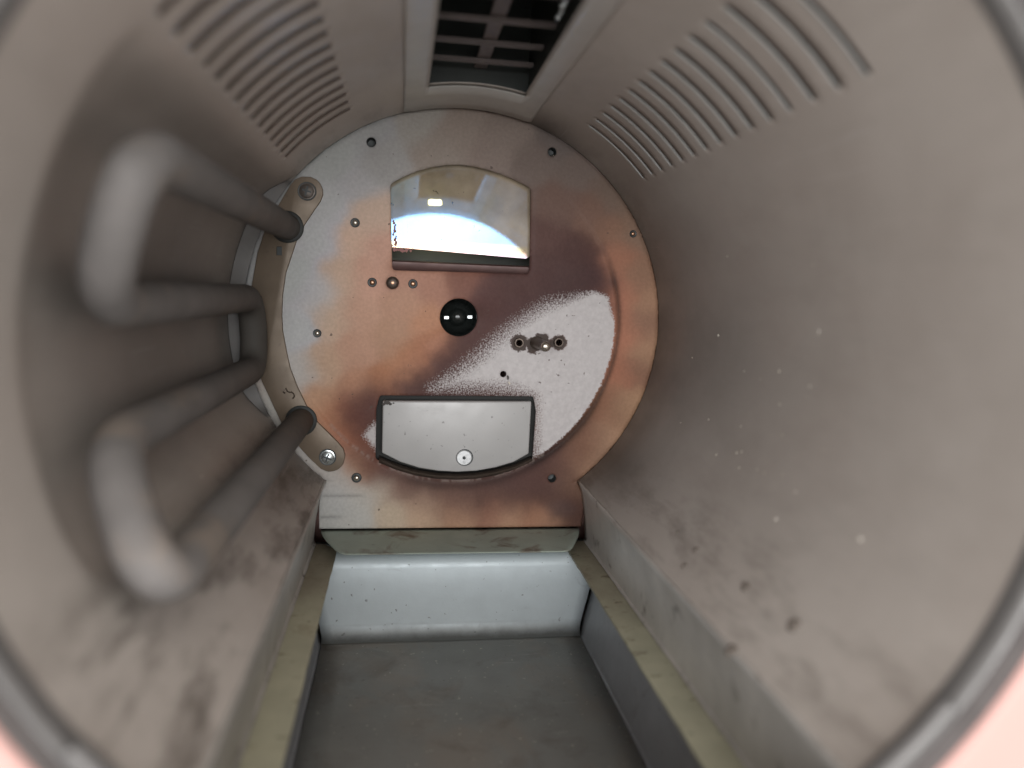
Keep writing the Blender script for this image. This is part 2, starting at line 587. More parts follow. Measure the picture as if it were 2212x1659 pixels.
def vnoise(x, y):
    xi, yi = np.floor(x).astype(int), np.floor(y).astype(int)
    fx, fy = x - xi, y - yi
    fx, fy = fx * fx * (3 - 2 * fx), fy * fy * (3 - 2 * fy)
    g = lambda a, b: _lat[a % 64, b % 64]
    return (g(xi, yi) * (1 - fx) + g(xi + 1, yi) * fx) * (1 - fy) + (g(xi, yi + 1) * (1 - fx) + g(xi + 1, yi + 1) * fx) * fy


def sstep(a, b, x):
    t = np.clip((x - a) / (b - a), 0, 1)
    return t * t * (3 - 2 * t)


# ================================================================== THE OVEN
RD = 0.090            # drum radius
Y_FRONT = -0.2135
oven = empty('roasting_oven', (0, Y_FRONT, -0.16))
tag(oven, 'open cylindrical steel oven chamber with pink front casing, heater loops and a heat-stained back plate', 'oven')
OV = oven
OFF = Vector(oven.location)


def adopt(o):
    """keep world placement under the oven's Empty"""
    o.parent = oven
    o.location = Vector(o.location) - OFF
    return o


# ---- drum wall --------------------------------------------------------------
TH0, TH1 = -51.5, 231.5
L_Y0, L_DY, L_N, L_HW = -0.0375, -0.0101, 15, 0.00085
L_T = ((41.8, 60.3), (119.9, 138.6))
OPEN_T, OPEN_Y = (77.6, 100.6), (-0.150, -0.038)


def radius(t, y):
    """drum radius with the shallow pocket that houses the heater, t in degrees"""
    w = sstep(139, 150, t) * (1 - sstep(197, 211, t)) * sstep(-0.1830, -0.1755, y) * (1 - sstep(-0.0016, -0.0004, y))
    return RD + 0.0058 * w


ths = {TH0, TH1}
for a, b in L_T + (OPEN_T,):
    ths |= {a, b}
ths = sorted(ths)
full = []
for a, b in zip(ths, ths[1:]):
    k = max(1, int(round((b - a) / 1.2)))
    full += [a + (b - a) * i / k for i in range(k)]
full.append(TH1)
ths = full
ys = {Y_FRONT, 0.0, -0.0016, -0.0010, -0.0004, -0.183, -0.1805, -0.178, -0.1755, OPEN_Y[0], OPEN_Y[1]}
for i in range(L_N):
    yc = L_Y0 + L_DY * i
    ys |= {yc - L_HW, yc + L_HW}
ys = sorted(ys)
full = []
for a, b in zip(ys, ys[1:]):
    k = max(1, int(math.ceil((b - a) / 0.003)))
    full += [a + (b - a) * i / k for i in range(k)]
full.append(0.0)
ys = full
V, Fc, brown, grime, pocket_shade = [], [], [], [], []
for y in ys:
    for t in ths:
        r = float(radius(t, y))
        a = R_(t)
        V.append((r * math.cos(a), y, r * math.sin(a)))
        tt = t if t < 180 else t - 360
        # heat-browned sheet beside the hottest part of the plate (right, back) and below the heater; b2 paints pocket shade
        b1 = math.exp(-((tt - 0) / 48.0) ** 2) * math.exp(-(abs(y) / 0.115) ** 1.6)
        b2 = math.exp(-((t - 176) / 30.0) ** 2) * math.exp(-((y + 0.085) / 0.085) ** 2)
        b3 = math.exp(-((t - 222) / 9.0) ** 2) * math.exp(-((y + 0.03) / 0.06) ** 2) * 0.55
        b4 = math.exp(-((tt + 42) / 10.0) ** 2) * math.exp(-((y + 0.02) / 0.05) ** 2) * 0.4
        b5 = math.exp(-((tt - 70) / 9.0) ** 2) * math.exp(-((y + 0.0) / 0.022) ** 2) * 0.7
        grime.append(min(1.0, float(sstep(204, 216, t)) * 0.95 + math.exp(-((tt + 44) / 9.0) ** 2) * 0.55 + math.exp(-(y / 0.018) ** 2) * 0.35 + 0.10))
        pocket_shade.append(min(0.9, b2 * 0.78 + (0.8 if (142 < t < 208 and y > -0.0017) else 0.0)))  # pocket and its back face darkened in colour to look shaded
        brown.append(min(0.92, b1 * 0.97 + b3 + b4 + b5))
nt_ = len(ths)
for j in range(len(ys) - 1):
    yc = 0.5 * (ys[j] + ys[j + 1])
    in_l = any(abs(yc - (L_Y0 + L_DY * i)) < L_HW for i in range(L_N))
    for i in range(nt_ - 1):
        tc = 0.5 * (ths[i] + ths[i + 1])
        if in_l and any(a < tc < b for a, b in L_T):
            continue
        if OPEN_T[0] < tc < OPEN_T[1] and OPEN_Y[0] < yc < OPEN_Y[1]:
            continue
        Fc.append((j * nt_ + i, j * nt_ + i + 1, (j + 1) * nt_ + i + 1, (j + 1) * nt_ + i))
drum = mesh_obj('drum_wall', V, Fc, M['drum'])
at = drum.data.attributes.new('brown', 'FLOAT', 'POINT')
at.data.foreach_set('value', brown)
at = drum.data.attributes.new('soot_shade', 'FLOAT', 'POINT')
at.data.foreach_set('value', pocket_shade)
at = drum.data.attributes.new('grime', 'FLOAT', 'POINT')
at.data.foreach_set('value', grime)
sol = drum.modifiers.new('sheet', 'SOLIDIFY')
sol.thickness, sol.offset = 0.0003, -1.0
fix_normals(drum)
bm = bmesh.new(); bm.from_mesh(drum.data); bm.faces.ensure_lookup_table()
if bm.faces[0].normal.dot(bm.faces[0].calc_center_median()) > 0:
    bmesh.ops.reverse_faces(bm, faces=bm.faces)
for e in bm.edges:
    if len(e.link_faces) == 2 and e.calc_face_angle(0) > R_(38):
        e.smooth = False
bm.to_mesh(drum.data); bm.free()
adopt(drum)

# louvre edges: the back edge of every slot is bent outwards and catches the light
for (a, b) in L_T:
    n = 14
    V, Fc = [], []
    prof = [(RD - 0.00025, L_HW + 0.0005), (RD - 0.00025, L_HW + 0.0001), (RD - 0.00005, L_HW - 0.0001), (RD + 0.00025, L_HW - 0.0001), (RD + 0.00035, L_HW + 0.0005)]
    for (r, y) in prof:
        for i in range(n + 1):
            t = R_(a + (b - a) * i / n)
            V.append((r * math.cos(t), y, r * math.sin(t)))
    for j in range(len(prof) - 1):
        for i in range(n):
            Fc.append((j * (n + 1) + i, j * (n + 1) + i + 1, (j + 1) * (n + 1) + i + 1, (j + 1) * (n + 1) + i))
    first = mesh_obj('louvre', V, Fc, M['louvre'] if a < 90 else M['pin_dark'])  # left lips take the dark metal to look shaded
    for i in range(L_N):
        o = first if i == 0 else first.copy()
        if i:
            COL.objects.link(o)
        o.parent = drum
        o.location = (0, L_Y0 + L_DY * i, 0)

# ---- frame round the vent in the drum's top ----------------------------------
vent = empty('top_vent', (0, 0, 0)); adopt(vent)
FT0, FT1 = 72.3, 106.6
tl = [FT0, 73.0, 74.5, 76, 77.4, 77.9, 82, 86, 90, 94, 98, 100.2, 100.8, 102, 104, 106, FT1]
yl = [-0.205, -0.19, -0.175, -0.160, -0.1505, -0.149, -0.12, -0.09, -0.06, -0.040, -0.0375, -0.025, -0.012, -0.004]
V, Fc = [], []
for y in yl:
    for t in tl:
        edge = min(t - FT0, FT1 - t)
        r = RD - 0.0003 - 0.0007 * float(sstep(0, 1.4, np.float64(edge)))
        a = R_(t)
        V.append((r * math.cos(a), y, r * math.sin(a)))
for j in range(len(yl) - 1):
    for i in range(len(tl) - 1):
        tc, yc = (tl[i] + tl[i + 1]) / 2, (yl[j] + yl[j + 1]) / 2
        if 77.6 < tc < 100.6 and -0.150 < yc < -0.0385:
            continue
        Fc.append((j * len(tl) + i, j * len(tl) + i + 1, (j + 1) * len(tl) + i + 1, (j + 1) * len(tl) + i))
fr = mesh_obj('vent_frame', V, Fc, M['frame'], vent)
auto_smooth(fr, 60)
s = fr.modifiers.new('sheet', 'SOLIDIFY'); s.thickness = 0.0003; s.offset = 0
# duct above the opening
xa, xb = RD * math.cos(R_(77.6)) + 0.001, RD * math.cos(R_(100.6)) - 0.001
ya, yb, zt = -0.151, -0.037, 0.128
loop = [(x, ya) for x in np.linspace(xb, xa, 12)] + [(x, yb) for x in np.linspace(xa, xb, 12)]
V = [(x, y, math.sqrt(RD * RD - x * x) + 0.0004) for (x, y) in loop] + [(x, y, zt) for (x, y) in loop]
k = len(loop)
duct = mesh_obj('duct', V, [(i, (i + 1) % k, (i + 1) % k + k, i + k) for i in range(k)] + [tuple(range(k, 2 * k))], M['duct'], vent, False)
# grille bars in the duct
zg = 0.0955


def box(name, x0, x1, y0, y1, z0, z1, mat, parent, bev=0.0004):
    bm = bmesh.new()
    bmesh.ops.create_cube(bm, size=1)
    for v in bm.verts:
        v.co = Vector((x0 + (v.co.x + 0.5) * (x1 - x0), y0 + (v.co.y + 0.5) * (y1 - y0), z0 + (v.co.z + 0.5) * (z1 - z0)))
    if bev:
        bmesh.ops.bevel(bm, geom=bm.edges[:], offset=bev, segments=2, profile=0.5, affect='EDGES')
    me = bpy.data.meshes.new(name)
    bm.to_mesh(me); bm.free()
    me.materials.append(mat)
    o = bpy.data.objects.new(name, me)
    COL.objects.link(o)
    o.parent = parent
    return o


bx0 = on_z(1031, 166, zg)[0]
box('grille_bar', bx0 - 0.0024, bx0 + 0.0024, ya + 0.0005, yb - 0.0005, zg, zg + 0.0012, M['bar'], vent)
for py in (123, 82, 31):
    yy = on_z(1000, py, zg)[1]
    box('grille_bar', xb + 0.0006, xa - 0.0006, yy - 0.0011, yy + 0.0011, zg - 0.0004, zg - 0.0016 + 0.0004, M['bar'], vent, 0.0002)
yy0 = on_z(1000, 31, zg)[1]
for k in (1, 2, 3):
    box('grille_bar', xb + 0.0006, xa - 0.0006, yy0 - 0.0225 * k - 0.0011, yy0 - 0.0225 * k + 0.0011, zg - 0.0004, zg - 0.0012, M['bar'], vent, 0.0002)
# three bright beads added to stand in for glints on the right rim of the opening
for (px, py, r) in ((1216, 12, 0.0011), (1212, 27, 0.0008), (1206, 37, 0.0010), (1221, 3, 0.0008)):
    P = on_cyl(px, py, RD + 0.0035)
    bm = bmesh.new(); bmesh.ops.create_uvsphere(bm, u_segments=12, v_segments=8, radius=r)
    me = bpy.data.meshes.new('glint_bead'); bm.to_mesh(me); bm.free(); me.materials.append(M['screw'])
    me.polygons.foreach_set('use_smooth', [True] * len(me.polygons))
    o = bpy.data.objects.new('glint_bead', me); COL.objects.link(o); o.parent = vent; o.location = P

# ---- slot lips and ledges along the bottom of the drum -----------------------
for sgn in (-1, 1):
    e = R_(-51.5) if sgn > 0 else R_(231.5)
    rows = []
    prof = [(RD * abs(math.cos(e)) + 0.0002, RD * math.sin(e) + 0.0004), (0.0578, -0.0735), (0.0592, -0.080), (0.0604, -0.088), (0.0611, -0.0962), (0.0610, -0.0974), (0.0600, -0.0981)]
    for (x, z) in prof:
        rows.append([(sgn * x + rng.uniform(-1, 1) * 0.00012, y, z + rng.uniform(-1, 1) * 0.00012) for y in np.linspace(Y_FRONT, -0.0005, 50)])
    lip = grid_sheet('slot_lip', rows, M['lip'], None, True, 0.0008)
    adopt(lip)
    # ledge with a ragged inner edge and a clipped back corner
    yl = list(np.linspace(Y_FRONT, -0.0012, 68))
    rows = [[], [], [], []]
    for y in yl:
        clip = max(0.0, (y + 0.008)) * 0.8
        j = 0.00035 * (vnoise(np.float64(y * 400 + 9), np.float64(sgn * 3.3)) - 0.5)
        rows[0].append((sgn * (0.0505 + clip + j), y, -0.1000))
        rows[1].append((sgn * (0.0503 + clip + j), y, -0.0987))
        rows[2].append((sgn * (0.0560 + clip * 0.5), y, -0.0984))
        rows[3].append((sgn * 0.0617, y, -0.0983))
    ledge = grid_sheet('ledge', rows, M['ledge'], None, True, 0.0)
    adopt(ledge)

# ---- back plate ---------------------------------------------------------------
ZB = -0.0919
CORN = 0.0568


def arc_pts(cx, cz, r, a0, a1, n):
    return [(cx + r * math.cos(R_(a0 + (a1 - a0) * i / n)), cz + r * math.sin(R_(a0 + (a1 - a0) * i / n))) for i in range(n + 1)]


outline = arc_pts(0, 0, RD + 0.0003, -51.6, 231.6, 220)
for x, z in [(-0.0583, -0.076), (-0.0589, -0.083), (-0.0587, ZB)]:
    outline.append((x, z))
outline += [(x, ZB) for x in np.linspace(-0.057, 0.057, 70)]
outline += [(0.0589, ZB), (0.0596, -0.085), (0.0592, -0.0775)]


def pxs(lst, y=0.0):
    return [(float(on_y(a, b, y)[0]), float(on_y(a, b, y)[2])) for a, b in lst]


def densify(pts, step=0.0012, closed=True):
    out = []
    n = len(pts)
    for i in range(n if closed else n - 1):
        a, b = np.array(pts[i]), np.array(pts[(i + 1) % n])
        k = max(1, int(np.linalg.norm(b - a) / step))
        out += [tuple(a + (b - a) * j / k) for j in range(k)]
    return out


def smooth_corner(pts, rad, n=5):
    out = []
    L = len(pts)
    for i in range(L):
        a, b, c = (np.array(pts[k % L]) for k in (i - 1, i, i + 1))
        u, w = a - b, c - b
        lu, lw = np.linalg.norm(u), np.linalg.norm(w)
        cosang = np.dot(u, w) / (lu * lw)
        if cosang < -0.9:
            out.append(tuple(b)); continue
        r = min(rad, lu * 0.45, lw * 0.45)
        p0, p1 = b + u / lu * r, b + w / lw * r
        for k in range(n + 1):
            s = k / n
            out.append(tuple((1 - s) ** 2 * p0 + 2 * s * (1 - s) * b + s * s * p1))
    return out


win_top = [(-0.0307, 0.0571), (-0.0255, 0.0603), (-0.0200, 0.0629), (-0.0140, 0.0650), (-0.008, 0.0663), (-0.002, 0.0668), (0.004, 0.0665), (0.010, 0.0655), (0.016, 0.0640), (0.0225, 0.0618), (0.0290, 0.0590)]
win = smooth_corner(win_top + [(0.0300, 0.0224), (-0.0292, 0.0214)], 0.0016)
win = densify(win)
pan_bot = [(0.0348, -0.0610), (0.0275, -0.0642), (0.0190, -0.0667), (0.0100, -0.0683), (0.0010, -0.0688), (-0.008, -0.0684), (-0.0170, -0.0670), (-0.0255, -0.0645), (-0.0334, -0.0612)]
pan = densify(smooth_corner([(-0.0336, -0.0326), (-0.0350, -0.0385), (-0.0350, -0.0608)] + pan_bot[::-1][1:-1] + [(0.0350, -0.0608), (0.0357, -0.0385), (0.0342, -0.0318)], 0.0012))


def circ(px, py, rpx, n=20):
    c = on_y(px, py)
    r = rpx / FPX * 0.322
    return [(c[0] + r * math.cos(2 * math.pi * i / n), c[2] + r * math.sin(2 * math.pi * i / n)) for i in range(n)]


holes = [win, pan, circ(991, 686, 41, 40), circ(802, 307, 10), circ(1193, 328, 9.5), circ(1193, 1034, 9.5), circ(1088, 809, 7, 14), circ(1122, 741, 8, 16), circ(1208, 740, 8, 16)]


def inside(poly, X, Z):
    P = np.array(poly)
    res = np.zeros(X.shape, bool)
    j = len(P) - 1
    for i in range(len(P)):
        xi, zi, xj, zj = P[i, 0], P[i, 1], P[j, 0], P[j, 1]
        cnd = ((zi > Z) != (zj > Z)) & (X < (xj - xi) * (Z - zi) / (zj - zi + 1e-15) + xi)
        res ^= cnd
        j = i
    return res


def poly_dist(poly, X, Z, closed=True):
    P = np.array(poly)
    best = np.full(X.shape, 1e9)
    n = len(P)
    for i in range(n if closed else n - 1):
        a, b = P[i], P[(i + 1) % n]
        d = b - a
        t = np.clip(((X - a[0]) * d[0] + (Z - a[1]) * d[1]) / (d @ d + 1e-18), 0, 1)
        best = np.minimum(best, np.hypot(X - a[0] - t * d[0], Z - a[1] - t * d[1]))
    return best


STEP = 0.00085
gx, gz = np.meshgrid(np.arange(-0.0905, 0.0906, STEP), np.arange(-0.0925, 0.0906, STEP))
rs = np.random.RandomState(5)
gx = (gx + rs.uniform(-.2, .2, gx.shape) * STEP).ravel()
gz = (gz + rs.uniform(-.2, .2, gz.shape) * STEP).ravel()
keep = inside(outline, gx, gz) & (poly_dist(outline, gx, gz) > 0.0004)
for h in holes:
    keep &= ~inside(h, gx, gz) & (poly_dist(h, gx, gz) > 0.0004)
pts = [(a, b) for a, b in zip(gx[keep], gz[keep])]
edges = []
for loop in [outline] + holes:
    b0 = len(pts)
    pts += [tuple(p) for p in loop]
    edges += [(b0 + i, b0 + (i + 1) % len(loop)) for i in range(len(loop))]
res = delaunay_2d_cdt([Vector(p_) for p_ in pts], edges, [], 0, 1e-7)
pv = np.array([tuple(v) for v in res[0]])
tri = np.array([f for f in res[2] if len(f) == 3])
ce = pv[tri].mean(axis=1)
ok = inside(outline, ce[:, 0], ce[:, 1])
for h in holes:
    ok &= ~inside(h, ce[:, 0], ce[:, 1])
tri = tri[ok]
X, Z = pv[:, 0], pv[:, 1]
rr = np.hypot(X + 0.0005, Z - 0.0005)
# relief: the middle is pressed back a little behind the outer ring; dimples round the holes
RS = 0.0712
angp = np.degrees(np.arctan2(Z - 0.0005, X + 0.0005))
astep = sstep(-165, -140, angp) * (1 - sstep(5, 60, angp))
yrel = 0.0012 * astep * (1 - sstep(RS - 0.0006, RS + 0.0006, rr))
dwin = poly_dist(win, X, Z)
yrel += 0.0006 * np.exp(-(dwin / 0.0011) ** 2)
for h in holes[3:]:
    cxh, czh = np.mean([q[0] for q in h]), np.mean([q[1] for q in h])
    yrel += 0.0004 * np.exp(-(np.hypot(X - cxh, Z - czh) / 0.0035) ** 2)
yrel += 0.0004 * (vnoise(X * 60 + 3, Z * 60 + 8) - 0.5)
# soften the outer rim
yrel += 0.0008 * sstep(RD - 0.0014, RD, np.hypot(X, Z)) * (Z > -0.0715)
pverts = np.stack([X, yrel, Z], -1)

# stain colours: points measured on the plate (frame pixels) and the colour of the metal there
CPT = [
    # blue-grey unheated left
    (640, 420, (150, 150, 155)), (720, 340, (146, 147, 150)), (800, 280, (142, 142, 144)), (640, 600, (156, 157, 162)), (640, 720, (158, 158, 160)),
    (700, 520, (158, 158, 162)), (690, 640, (160, 158, 158)), (650, 800, (160, 156, 152)), (770, 400, (150, 148, 148)), (570, 700, (150, 150, 150)),
    (600, 900, (158, 155, 150)), (820, 345, (140, 138, 136)), (725, 440, (155, 155, 158)), (560, 600, (150, 150, 150)),
    # top
    (900, 260, (140, 136, 131)), (1000, 290, (130, 120, 113)), (1100, 290, (122, 112, 106)), (1200, 300, (100, 93, 90)), (950, 325, (132, 123, 116)), (1060, 330, (124, 113, 107)),
    (1150, 345, (108, 98, 93)), (1250, 370, (106, 96, 91)), (1320, 420, (104, 92, 85)), (1370, 500, (116, 98, 87)), (1210, 440, (102, 86, 80)), (1280, 460, (106, 87, 79)),
    (1190, 520, (86, 70, 67)),
    # peach front of the tint
    (760, 520, (172, 148, 132)), (740, 600, (168, 146, 130)), (720, 680, (164, 144, 128)), (700, 780, (160, 136, 118)), (690, 860, (158, 128, 108)), (800, 470, (170, 150, 136)),
    (820, 530, (166, 134, 120)), (790, 600, (166, 133, 118)), (770, 680, (160, 130, 114)), (760, 760, (156, 126, 110)), (720, 900, (150, 112, 92)),
    (870, 660, (154, 124, 108)), (850, 730, (150, 122, 105)), (880, 780, (148, 112, 92)), (930, 620, (142, 110, 97)), (920, 700, (154, 118, 98)), (830, 830, (146, 108, 88)),
    (1000, 610, (110, 83, 75)), (902, 778, (140, 102, 85)), (770, 840, (152, 118, 100)), (740, 950, (140, 98, 80)), (938, 735, (142, 106, 90)), (870, 590, (150, 118, 104)),
    # dark purple-brown band
    (1060, 640, (84, 66, 64)), (1040, 720, (82, 66, 64)), (1000, 770, (84, 67, 64)), (950, 810, (86, 68, 65)), (900, 842, (82, 66, 63)), (1120, 620, (78, 64, 62)),
    (1180, 600, (76, 63, 62)), (1240, 580, (74, 62, 61)), (1280, 590, (72, 60, 60)), (1100, 670, (76, 62, 61)), (1180, 640, (74, 61, 60)), (1250, 625, (72, 60, 59)),
    (1190, 565, (80, 66, 64)), (1275, 540, (76, 62, 60)), (1000, 835, (76, 62, 60)), (1100, 840, (76, 62, 60)), (1305, 640, (80, 64, 62)), (1230, 545, (78, 64, 62)),
    (780, 900, (104, 74, 66)), (790, 890, (70, 57, 57)), (800, 872, (78, 61, 60)), (812, 860, (84, 66, 62)), (762, 900, (84, 64, 61)), (752, 880, (108, 78, 70)), (800, 905, (74, 60, 58)), (790, 985, (92, 70, 65)), (815, 1000, (84, 67, 64)), (770, 930, (88, 68, 64)), (810, 880, (98, 72, 66)),
    (880, 846, (84, 66, 63)), (915, 828, (76, 62, 60)), (960, 792, (74, 61, 60)), (1000, 748, (76, 62, 60)), (1040, 690, (76, 62, 60)), (935, 846, (74, 61, 60)), (1060, 755, (74, 61, 60)), (1015, 800, (74, 61, 60)), (975, 832, (74, 61, 60)), (1085, 640, (78, 64, 62)), (1150, 655, (74, 61, 60)), (1215, 610, (72, 60, 59)), (1150, 605, (80, 65, 63)),
    # right ring
    (1330, 560, (132, 98, 84)), (1345, 640, (140, 101, 86)), (1350, 720, (138, 100, 85)), (1340, 800, (130, 94, 80)), (1310, 880, (116, 88, 75)), (1270, 950, (112, 86, 74)),
    (1385, 600, (120, 97, 84)), (1395, 700, (118, 95, 83)), (1380, 800, (110, 88, 77)), (1345, 890, (118, 96, 82)), (1300, 960, (126, 104, 90)), (1416, 650, (134, 108, 92)),
    (1408, 760, (136, 110, 93)), (1374, 880, (140, 114, 95)), (1328, 958, (140, 114, 96)), (1272, 1012, (136, 110, 93)), (1320, 500, (118, 94, 82)), (1360, 430, (108, 93, 84)),
    # soot below the cover
    (800, 985, (104, 76, 68)), (850, 1030, (90, 72, 68)), (920, 1050, (84, 69, 66)), (1000, 1060, (82, 68, 65)), (1080, 1050, (82, 68, 65)), (1150, 1030, (84, 68, 65)), (1200, 985, (88, 70, 66)),
    (1200, 1070, (84, 69, 65)), (1120, 1080, (88, 71, 66)), (1230, 1100, (78, 63, 60)), (1240, 1050, (104, 84, 74)), (1215, 1120, (86, 70, 64)), (1030, 1075, (88, 72, 67)),
    (860, 1055, (122, 102, 92)), (1250, 940, (96, 76, 68)), (780, 960, (110, 78, 68)),
    (830, 1012, (86, 68, 65)), (880, 1038, (80, 65, 63)), (960, 1050, (78, 64, 62)), (1040, 1058, (78, 64, 62)), (1110, 1058, (78, 64, 62)), (1165, 1055, (80, 65, 62)), (1170, 1005, (80, 65, 62)), (1225, 1005, (92, 74, 68)), (1215, 1040, (86, 70, 65)),
    (800, 1000, (98, 72, 66)), (1290, 1010, (118, 98, 86)), (1255, 985, (104, 82, 72)), (1000, 1075, (84, 69, 66)), (960, 1085, (104, 84, 76)), (1080, 1085, (92, 74, 68)),
    # lower left
    (770, 1010, (150, 122, 104)), (730, 1040, (156, 152, 148)), (720, 1090, (158, 157, 155)), (780, 1080, (160, 157, 152)), (850, 1110, (164, 150, 134)), (920, 1110, (160, 138, 120)),
    (990, 1115, (150, 122, 104)), (1060, 1105, (126, 96, 84)), (1100, 1125, (150, 122, 104)), (1150, 1120, (136, 104, 88)), (820, 1060, (156, 144, 132)), (920, 1080, (134, 114, 102)),
    (990, 1090, (116, 94, 84)), (700, 990, (158, 152, 146)), (1180, 1135, (140, 112, 96)), (760, 1125, (160, 158, 154)), (700, 1120, (158, 157, 154)), (660, 980, (158, 154, 150)),
]
dcam = pverts - CAM
zc = dcam @ fwd
U = CX + FPX * (dcam @ rgt) / zc
W = CY - FPX * (dcam @ upv) / zc
wx = U + 14 * (vnoise(U / 55, W / 55) - 0.5) + 10 * (vnoise(U / 17 + 5, W / 17) - 0.5)
wy = W + 14 * (vnoise(U / 55 + 31, W / 55 + 11) - 0.5) + 10 * (vnoise(U / 17 + 9, W / 17 + 40) - 0.5)
acc = np.zeros((len(X), 3)); wsum = np.zeros(len(X))
KALB = 0.635
for (a, b, c) in CPT:
    d2 = (wx - a) ** 2 + (wy - b) ** 2
    w_ = np.exp(-d2 / (2 * 22.0 ** 2)) + 4e-3 * np.exp(-d2 / (2 * 70.0 ** 2)) + 1e-9 / (1 + d2 * 1e-4)
    acc += w_[:, None] * np.array(lin(c))
    wsum += w_
tint = acc / wsum[:, None]
tint[:, 2] = np.minimum(tint[:, 2], tint[:, 0] * 0.985)
lum = tint @ np.array([0.2126, 0.7152, 0.0722])
tint = np.maximum(lum[:, None] + (tint - lum[:, None]) * 1.06 - 0.022, 0.008) / KALB
# dark rim just outside the pressed edge on the right, and burnt line along it at the bottom
ang = np.degrees(np.arctan2(Z - 0.0005, X + 0.0005))
edge = np.exp(-((rr - RS - 0.0008) / 0.0012) ** 2) * sstep(-66, -55, ang) * (1 - sstep(12, 34, ang))
edge2 = np.exp(-((rr - RS - 0.0018) / 0.0022) ** 2) * sstep(-118, -100, ang) * (1 - sstep(-35, -20, ang)) * 0.6
tint *= (1 - 0.68 * np.clip(edge + edge2, 0, 1))[:, None]
# fine pale scratch lines along the pressed edge
scrl = np.exp(-((rr - RS + 0.0002) / 0.00045) ** 2) * ((ang > -140) & (ang < -55)) * (vnoise(ang * 0.9 + 50, rr * 0 + 3) > 0.42)
tint = tint * (1 - 0.35 * scrl[:, None]) + 0.35 * scrl[:, None] * np.array([0.42, 0.36, 0.32])
# scuffs low on the left of the plate
for (sx0, sx1, sy) in ((700, 800, 1071), (690, 752, 1117)):
    k = np.exp(-((W - sy) / 3.2) ** 2) * sstep(sx0 - 15, sx0 + 5, U) * (1 - sstep(sx1 - 35, sx1, U))
    tint *= (1 - 0.32 * k)[:, None]
# dark patch low on the right
k = np.exp(-(((U - 1212) / 34) ** 2 + ((W - 1100) / 20) ** 2) ** 2)
tint = tint * (1 - 0.55 * k[:, None]) + 0.55 * k[:, None] * np.array(lin((70, 56, 54))) / KALB
# soot round the three sockets on the right
soot_shade = np.zeros(len(X))
for (a, b, r_) in ((1122, 741, 19), (1152, 746, 17), (1170, 736, 17), (1208, 740, 17), (1192, 742, 9)):
    d = np.hypot(U - a, W - b) + 5 * (vnoise(U / 4, W / 4) - 0.5)
    soot_shade = np.maximum(soot_shade, 1 - sstep(r_ - 3, r_ + 2, d))
# bare patch
CLEAN = [(935, 838), (975, 812), (1030, 768), (1090, 716), (1140, 678), (1180, 655), (1235, 641), (1285, 628), (1315, 640), (1330, 700), (1330, 840), (1230, 1010), (1150, 1010), (1147, 862), (1100, 846), (1020, 842)]
CLEAN2 = [(818, 908), (800, 922), (784, 942), (800, 962), (822, 980)]


def poly_px(poly):
    ins = inside(poly, wx * 0.35 + U * 0.65, wy * 0.35 + W * 0.65)
    d = poly_dist(poly, wx * 0.35 + U * 0.65, wy * 0.35 + W * 0.65)
    return np.where(ins, d, -d)


sd1 = poly_px(CLEAN)
grit = 28 * sstep(1310, 1180, U) + 7
clean = np.clip(0.5 + sd1 / (2 * grit), 0, 1)
arc_cut = 1 - sstep(RS - 0.0011, RS - 0.0003, rr + 0.0007 * (vnoise(ang * 1.5 + 70, rr * 500) - 0.5))
clean *= arc_cut
clean = np.maximum(clean, np.clip(0.5 + poly_px(CLEAN2) / 22, 0, 1) * arc_cut)
clean *= (1 - soot_shade)
tint = tint * (1 - soot_shade[:, None]) + soot_shade[:, None] * np.array(lin((62, 54, 50))) / KALB
tint = np.clip(tint, 0.01, 0.9)

plate = mesh_obj('back_plate', pverts, tri.tolist(), M['plate'])
fix_normals(plate)
bm = bmesh.new(); bm.from_mesh(plate.data)
if sum(f.normal.y for f in bm.faces) > 0:
    bmesh.ops.reverse_faces(bm, faces=bm.faces)
bm.to_mesh(plate.data); bm.free()
ca = plate.data.color_attributes.new('tint', 'FLOAT_COLOR', 'POINT')
ca.data.foreach_set('color', np.hstack([tint, np.ones((len(tint), 1))]).ravel())
fa_ = plate.data.attributes.new('clean', 'FLOAT', 'POINT')
fa_.data.foreach_set('value', clean)
s = plate.modifiers.new('sheet', 'SOLIDIFY'); s.thickness = 0.0011; s.offset = -1
adopt(plate)

# flange bent forward from the plate's foot
rows = []
for k, (y, z) in enumerate([(0.0040, ZB - 0.0012), (-0.0010, ZB - 0.0013), (-0.006, ZB - 0.0014), (-0.012, ZB - 0.0014), (-0.018, ZB - 0.0014), (-0.0235, ZB - 0.0014), (-0.0270, ZB - 0.0014), (-0.0284, ZB - 0.0014), (-0.0288, ZB - 0.0015)]):
    hw = [0.0583, 0.0578, 0.0565, 0.0545, 0.0520, 0.0497, 0.0478, 0.0460, 0.0450][k]
    rows.append([(x * hw, y, z) for x in np.linspace(-1, 1, 40)])
fl = grid_sheet('foot_flange', rows, M['flange'], plate, True, 0.0004)

# pins, rivets, hole linings ----------------------------------------------------
PIN_PROF = lambda r, h: [(r * 1.0, 0.002), (r * 1.0, -h + r * 0.45), (r * 0.9, -h + r * 0.18), (r * 0.6, -h), (0.0, -h - r * 0.05)]


def pin(px, py, rpx, h, mat, collar=True, name='pin'):
    r = rpx / FPX * 0.320
    P = on_y(px, py, -h * 0.5)
    o = lathe_y(name, PIN_PROF(r, h), mat, plate, P[0], P[2], 18)
    if collar:
        lathe_y('collar', [(r * 1.0, 0.0004), (r * 1.05, -0.0004), (r * 1.6, -0.0005), (r * 1.8, -0.0003), (r * 1.9, 0.0012)], M['slot'], plate, P[0], P[2], 18)
    return o


